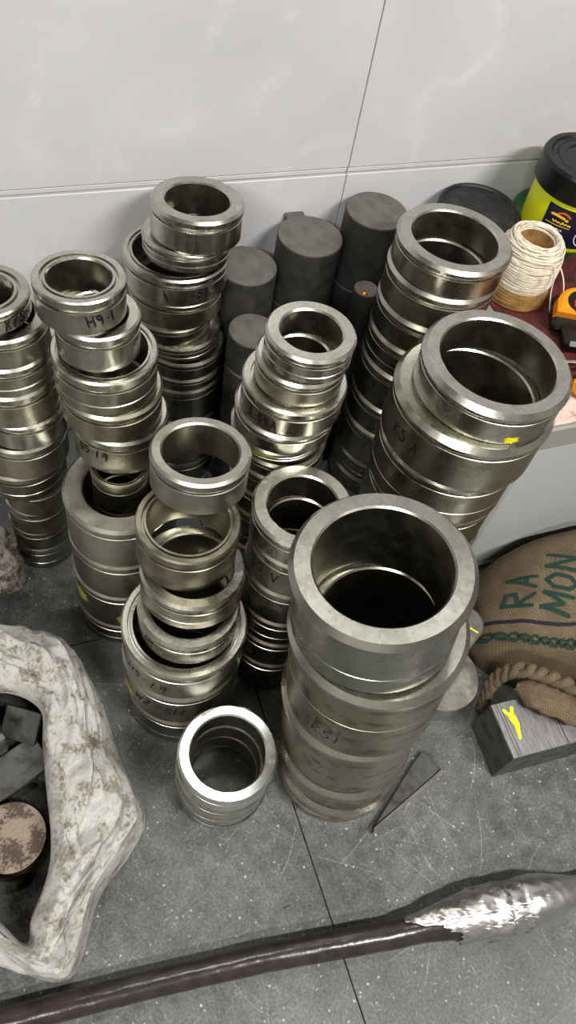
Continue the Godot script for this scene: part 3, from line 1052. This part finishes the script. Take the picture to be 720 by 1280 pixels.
# ------------------------------------------------------------------ the white woven bag and what is in it
const RIM := [
	[-.17, -.594, -.19, -.715, -.17, -.53], [-.081, -.556, -.085, -.672, -.105, -.525], [-.023, -.506, -.013, -.625, -.062, -.485], [-.007, -.436, .029, -.53, -.066, -.43],
	[-.014, -.364, .042, -.40, -.071, -.375], [-.029, -.289, .060, -.303, -.076, -.30], [-.052, -.231, .026, -.255, -.088, -.25], [-.079, -.179, -.029, -.21, -.117, -.20],
	[-.111, -.142, -.087, -.122, -.13, -.172], [-.155, -.185, -.172, -.165, -.165, -.215], [-.25, -.26, -.26, -.22, -.24, -.29], [-.34, -.40, -.39, -.40, -.31, -.40], [-.27, -.57, -.30, -.66, -.25, -.53]]

func rim_at(u: float) -> Array:
	var m := RIM.size()
	var x := u * m
	var k := int(floor(x))
	var f := x - k
	var out := []
	for c in 6:
		out.append(cubic_interpolate(RIM[k % m][c], RIM[(k + 1) % m][c], RIM[posmod(k - 1, m)][c], RIM[(k + 2) % m][c], f))
	return out

func bag() -> void:
	var o := thing("woven_bag", "open white woven plastic bag, dirty and crumpled, holding steel scraps", "bag", Vector3(-.15, 0, -.38))
	var off := -o.position
	var f := noise(61, 1.0, 4)
	var cr := noise(62, 1.0, 3)
	cr.fractal_type = FastNoiseLite.FRACTAL_RIDGED
	var top := .13
	var s := Shape.new()
	s.grid(func(u: float, v: float) -> Vector3:
		var r := rim_at(u)
		var O := Vector3(r[2], .004, r[3])
		var C := Vector3(r[0], top, r[1])
		var I := Vector3(r[4], .09, r[5])
		var p: Vector3
		if v < .62:
			var q := v / .62
			# outside: belly out from the floor, then over to the crest
			p = O.lerp(C, q * q * .35 + q * .65)
			p.y = .004 + (top - .004) * sin(q * PI * .5)
		else:
			var q := (v - .62) / .38
			p = C.lerp(I, sin(q * PI * .5))
			p.y = lerpf(top, .085, q * q)
		var free := sin(clampf(v * 1.0, 0, 1) * PI)
		var nrm := (C - O)
		nrm.y = 0
		nrm = nrm.normalized()
		var along := u * 26.0
		var wr := f.get_noise_2d(along * .22, v * 2.6) * .024 + (cr.get_noise_2d(along * .12 + v * .5, v * 2.2 - along * .05) - .2) * .017 + (cr.get_noise_2d(along * .30 - v * 1.2 + 40.0, v * 3.4)) * .0055
		p += -nrm * wr * free + Vector3(0, wr * .9 * free, 0)
		p.y = maxf(p.y, .003)
		return p + off, 300, 56, true, false)
	put("rolled_mouth", s.done(), M.bag, o)
	# the inside, from the folded edge down to the bottom
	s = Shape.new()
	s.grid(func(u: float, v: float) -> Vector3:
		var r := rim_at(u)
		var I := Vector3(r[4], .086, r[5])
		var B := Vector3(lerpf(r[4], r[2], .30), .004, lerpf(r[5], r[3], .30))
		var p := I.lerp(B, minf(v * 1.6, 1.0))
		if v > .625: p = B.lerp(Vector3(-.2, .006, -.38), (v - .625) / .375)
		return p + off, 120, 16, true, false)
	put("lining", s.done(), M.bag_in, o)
	# scraps inside
	var d := thing("rusty_slug", "round rust-stained steel slug lying in the white bag", "slug", Vector3(-.132, .011, -.318))
	s = Shape.new()
	s.lathe([[0, 0], [.050, 0], [.0525, .004], [.0525, .040], [.049, .046]], 64)
	put("body", s.done(), M.rusty, d)
	s = Shape.new()
	s.lathe([[.049, .046], [.03, .0465], [0, .0465]], 64)
	put("end_face", s.done(), M.rust_slab, d)
	var fb := thing("flat_bar", "grey steel flat bar slanting behind the rusty slug in the bag", "bar", Vector3(-.148, .030, -.408))
	fb.rotation = Vector3(.12, .38, .04)
	put("body", block(Vector3.ZERO, Vector3(.17, .018, .058), .002), M.plate, fb)
	var sb := thing("square_offcut", "square dark steel offcut with a raised edge in the bag", "offcut", Vector3(-.185, .080, -.462))
	sb.rotation = Vector3(.05, .42, -.03)
	put("body", block(Vector3.ZERO, Vector3(.115, .05, .085), .003), M.plate, sb)
	put("raised_edge", block(Vector3(.0, .028, .036), Vector3(.115, .008, .010), .001), M.slug, sb)
	var pl := thing("thin_plate", "thin dark steel plate leaning at the back inside the bag", "plate", Vector3(-.094, .052, -.482))
	pl.rotation = Vector3(.55, -.5, .2)
	put("body", block(Vector3.ZERO, Vector3(.06, .008, .05), .001), M.plate, pl)
	# dirty sack lump at the left
	var lump := Shape.new()
	var lf := noise(64, 7.0, 3)
	var c := Vector3(-.170, .075, -.782)
	lump.grid(func(u: float, v: float) -> Vector3:
		var a: float = TAU * u
		var b: float = lerpf(-PI * .5, PI * .5, v)
		var dir := Vector3(cos(a) * cos(b), sin(b), sin(a) * cos(b))
		var g := 1.0 + .30 * lf.get_noise_3dv(dir * .12) + .07 * (1.0 - absf(lf.get_noise_3dv(dir * .16 + Vector3.ONE)) * 4.0)
		var p := Vector3(dir.x * .104, dir.y * .090, dir.z * .080) * g
		if dir.x > .5: p.x += (dir.x - .5) * .03
		p.y = maxf(p.y, -.074)
		return p, 120, 60, true, false)
	var rag := thing("dirty_sack", "dirty grey-brown crumpled sack lying at the left behind the bag", "sack", c)
	put("cloth", lump.done(), M.rag, rag)

# ------------------------------------------------------------------ the jute sack
func jute_y(x: float, z: float) -> float:
	var ex := pow(absf((x - .962) / .268), 2.6)
	var ez := pow(absf((z + .435) / .142), 2.3)
	return maxf(0.0, 1.0 - ex - ez)

func jute_at(x: float, z: float) -> Vector3:
	var f: FastNoiseLite = M.get_or_add("sack_noise", noise(81, 6.0, 3))
	var e := jute_y(x, z)
	return Vector3(x, .205 * pow(e, .42) + .012 * f.get_noise_2d(x, z) * minf(e * 3.0, 1.0), z)

func sack() -> void:
	var o := thing("jute_sack", "brown jute sack with green letters slumped beside the white bench", "sack", Vector3(.945, 0, -.435))
	var off := -o.position
	var s := Shape.new()
	s.grid(func(u: float, v: float) -> Vector3:
		# a grid over the plan, packed towards the steep rim
		var a: float = TAU * u
		var r := pow(sin(v * PI * .5), 1.0)
		var cx := pow(absf(cos(a)), 2.0 / 2.6) * signf(cos(a))
		var cz := pow(absf(sin(a)), 2.0 / 2.3) * signf(sin(a))
		var p := jute_at(.962 + cx * .268 * r, -.435 + cz * .142 * r)
		p.y = maxf(p.y, .001)
		return p + off, 160, 70, true, false)
	put("cloth", s.done(), M.jute, o)
	# print: two lines of letters running away from the aisle
	var up := Vector3(.574, 0, -.819)
	put("green_lettering", ink(words("MON", .050, 0, .05), .0068, flat_on(up, .826, -.434, off)), M.green_print, o)
	put("green_lettering", ink(words("RA", .042, 0, .05), .0060, flat_on(up, .765, -.450, off)), M.green_print, o)
	put("red_lettering", ink(words("C", .05, 0, .0), .007, flat_on(up, .885, -.335, off)), M.red_print, o)
	# stripes woven across
	var line := PackedVector2Array()
	for k in 40:
		var x := lerpf(.686, 1.0, k / 39.0)
		line.append(Vector2(x, .437 - (x - .70) * .95 + 2.8 * pow(maxf(x - .70, 0.0), 2.0)))
	put("navy_stripe", ink([line], .005, flat_on(Vector3(1, 0, 0), 0, 0, off)), M.navy_print, o)
	var la := PackedVector2Array()
	var lb := PackedVector2Array()
	for k in 80:
		var x := lerpf(.70, 1.0, k / 79.0)
		var z := .415 - (x - .70) * 1.0 + 3.0 * pow(maxf(x - .70, 0.0), 2.0)
		la.append(Vector2(x, z + .005 * sin(k * .9)))
		lb.append(Vector2(x, z - .005 * sin(k * .9)))
	put("green_wave", ink([la, lb], .003, flat_on(Vector3(1, 0, 0), 0, 0, off)), M.green_print, o)
	# hem rolled like a rope, and the flap below it
	var hem := []
	for p in [[.668, .012, -.308], [.670, .05, -.322], [.677, .09, -.330], [.690, .130, -.325], [.712, .146, -.310], [.745, .148, -.284], [.785, .148, -.252], [.84, .148, -.235], [.95, .14, -.235], [1.1, .13, -.24]]:
		hem.append(Vector3(p[0], p[1], p[2]) + off)
	var cv := Curve3D.new()
	for k in hem.size():
		var tg: Vector3 = (hem[mini(k + 1, hem.size() - 1)] - hem[maxi(k - 1, 0)]) * .18
		cv.add_point(hem[k], -tg, tg)
	var pts := cv.tessellate_even_length(5, .004)
	for st in 2:
		s = Shape.new()
		var tw := []
		for k in pts.size():
			var a := k * .42 + st * PI
			tw.append(pts[k] + Vector3(0, sin(a), cos(a)) * .006)
		s.tube(tw, .0085, 10)
		put("hem_strand", s.done(), M.jute, o)
	var fl := noise(83, 8.0, 3)
	s = Shape.new()
	var path := [Vector3(.690, .118, -.302), Vector3(.722, .121, -.274), Vector3(.765, .122, -.236), Vector3(.83, .123, -.212), Vector3(.95, .12, -.21), Vector3(1.12, .11, -.22)]
	var pc := Curve3D.new()
	for k in path.size():
		var tg: Vector3 = (path[mini(k + 1, path.size() - 1)] - path[maxi(k - 1, 0)]) * .18
		pc.add_point(path[k], -tg, tg)
	var ln := pc.get_baked_length()
	s.grid(func(u: float, v: float) -> Vector3:
		var c := pc.sample_baked(ln * u)
		var d := (pc.sample_baked(minf(ln * u + .01, ln)) - pc.sample_baked(maxf(ln * u - .01, 0.0))).normalized()
		var side := d.cross(Vector3.UP).normalized()
		var a: float = TAU * v
		var rad: float = (.024 + .004 * fl.get_noise_2d(u * 3.0, v)) * clampf(u * 14.0 + .25, 0, 1)
		return c + side * cos(a) * rad * 1.15 + Vector3(0, sin(a) * rad * .72, 0) + off, 80, 28, false, true)
	put("mouth_flap", s.done(), M.jute, o)

func flat_on(ax: Vector3, ox: float, oz: float, off: Vector3) -> Callable:
	# lays flat drawing on the sack: x of the drawing along ax, its y at a right angle to the left
	return func(q: Vector2) -> Array:
		var x: float = ox + q.x * ax.x + q.y * ax.z
		var z: float = oz + q.x * ax.z - q.y * ax.x
		var p := jute_at(x, z)
		var nn := (jute_at(x, z + .002) - jute_at(x, z - .002)).cross(jute_at(x + .002, z) - jute_at(x - .002, z)).normalized()
		return [p + nn * .0012 + off, nn]

# ------------------------------------------------------------------ on the floor
func floor_things() -> void:
	# steel block with a yellow scribble
	var b := thing("steel_block", "square steel block with brushed top and yellow paint scribble", "block", Vector3(.722, 0, -.238))
	b.rotation.y = -.05
	put("body", block(Vector3(0, .049, 0), Vector3(.17, .098, .094), .0015), M.plate, b)
	put("brushed_face", block(Vector3(0, .0985, 0), Vector3(.1675, .0015, .0915), .0004), M.block_face, b)
	for k in 3:
		put("saw_line", block(Vector3([-.074, -.069, .02][k], .0994, 0), Vector3([.0012, .0008, .0015][k], .0005, .09)), M.plate, b)
	var scr := [PackedVector2Array([Vector2(-.066, -.032), Vector2(-.060, -.022), Vector2(-.052, -.026)]), PackedVector2Array([Vector2(-.050, -.034), Vector2(-.055, -.022), Vector2(-.060, -.016), Vector2(-.056, -.004), Vector2(-.058, .012)]), PackedVector2Array([Vector2(-.053, -.02), Vector2(-.052, -.006), Vector2(-.056, .006), Vector2(-.059, .018)])]
	put("yellow_scribble", ink(scr, .0062, func(q: Vector2) -> Array: return [Vector3(q.x, .0997, q.y), Vector3.UP]), M.yellow, b)
	# slugs and a bar behind the front stack
	var lo := slug("flat grey steel disc lying behind the wide front stack", Vector3(.608, 0, -.374), .0660, .050, M.grey, "")
	var br := thing("leaning_bar", "dark grey rounded steel bar with a yellow line behind the front stack", "bar", Vector3(.613, .056, -.406))
	br.rotation = Vector3(0, .5, .16)
	var s := Shape.new()
	var poly := []
	for k in 13:
		var a := -PI * .5 + PI * k / 12.0
		poly.append(Vector2(.05 + cos(a) * .032, sin(a) * .032))
	poly.append(Vector2(-.09, .032))
	poly.append(Vector2(-.09, -.032))
	s.prism(poly, .012, .075, .004)
	put("body", s.done(), M.slug, br)
	put("yellow_line", ink([PackedVector2Array([Vector2(.03, -.03), Vector2(.046, .0), Vector2(.05, .026)])], .003, func(q: Vector2) -> Array: return [Vector3(q.x, .0756, q.y), Vector3.UP]), M.yellow, br)
	# flat offcut by the foot of the front stack
	var pl := Shape.new()
	var foot := [Vector2(.549, -.231), Vector2(.532, -.269), Vector2(.508, -.256), Vector2(.400, -.178)]
	pl.prism(foot, 0, .014, .002)
	var off := thing("flat_offcut", "dark flat steel offcut at the foot of the wide front stack", "offcut")
	put("plate", pl.done(), M.plate, off)
	var ed := Shape.new()
	ed.prism([Vector2(.551, -.224), Vector2(.5495, -.2305), Vector2(.400, -.1775), Vector2(.397, -.172)], 0.0, .018, .0015)
	put("raised_edge", ed.done(), M.slug, off)
	# the pole
	var po := thing("wrapped_pole", "long glossy dark brown pole on the floor, its right end wrapped in foil", "pole")
	var ax := Curve3D.new()
	for p in [[-.75, .019, -.165], [-.40, .019, -.124], [-.181, .019, -.099], [.0, .0195, -.081], [.176, .020, -.060], [.378, .022, -.027], [.470, .030, -.016], [.554, .036, -.005], [.64, .028, .002], [.72, .018, .008], [.9, .018, .024]]:
		ax.add_point(Vector3(p[0], p[1], p[2]))
	for k in range(1, ax.point_count - 1):
		var tg := (ax.get_point_position(k + 1) - ax.get_point_position(k - 1)) * .17
		ax.set_point_in(k, -tg)
		ax.set_point_out(k, tg)
	var ln := ax.get_baked_length()
	var fn := noise(91, 1.0, 4)
	var cn := noise(92, 1.0, 3)
	cn.fractal_type = FastNoiseLite.FRACTAL_RIDGED
	var fat := func(x: float) -> float:
		var base := .019 + .002 * smoothstep(.0, .35, x)
		return base + .0155 * smoothstep(.40, .52, x) * (1.0 - 1.25 * smoothstep(.59, .69, x))
	s = Shape.new()
	s.grid(func(u: float, v: float) -> Vector3:
		var c := ax.sample_baked(ln * u)
		var d := (ax.sample_baked(minf(ln * u + .01, ln)) - ax.sample_baked(maxf(ln * u - .01, 0.0))).normalized()
		var side := d.cross(Vector3.UP).normalized()
		var up := side.cross(d)
		var a: float = TAU * v
		var r: float = fat.call(c.x) * (1.0 + .03 * fn.get_noise_2d(c.x * 25.0, v * 4.0)) - .001
		var p := c + side * cos(a) * r + up * sin(a) * r
		p.y = maxf(p.y, .0008)
		return p, 320, 32, false, true)
	put("shaft", s.done(), M.pole, po)
	s = Shape.new()
	s.grid(func(u: float, v: float) -> Vector3:
		var a: float = TAU * v
		# the torn edge starts further left on the side towards the aisle
		var start: float = .46 - .075 * pow(maxf(0.0, cos(a - 2.2)), 3.0) + .02 * fn.get_noise_2d(v * 22.0, 3.0)
		var x: float = lerpf(start, .88, u)
		var t0: float = (x + .75) / 1.65
		var c := ax.sample_baked(ln * clampf(t0, 0, 1))
		for it in 4:
			t0 += (x - c.x) / 1.65
			c = ax.sample_baked(ln * clampf(t0, 0, 1))
		var d := (ax.sample_baked(minf(ln * t0 + .01, ln)) - ax.sample_baked(maxf(ln * t0 - .01, 0.0))).normalized()
		var side := d.cross(Vector3.UP).normalized()
		var up := side.cross(d)
		var cru: float = cn.get_noise_2d(x * 13.0 + v * 1.2, v * 2.0) * .0024 + fn.get_noise_2d(x * 45.0, v * 5.0) * .0006
		if absf(x - .555) < .012: cru -= .002
		var r: float = fat.call(c.x) + .0018 + cru * (.6 + .8 * smoothstep(.60, .50, x))
		var p := c + side * cos(a) * r + up * sin(a) * r
		p.y = maxf(p.y, .0004)
		return p, 160, 72, false, true)
	var fo := put("foil_wrap", s.done(), M.foil, po)
	fo.set_meta("label", "crinkled silver foil wrap")
	# a dark shaving on the floor
	s = Shape.new()
	s.box(Vector3.ZERO, Vector3(.008, .004, .004), .001)
	var ch := put("dark_chip", s.done(), M.slug, self)
	ch.position = Vector3(.232, .002, -.112)
	tag(ch, "tiny dark metal chip on the floor above the pole", "chip")
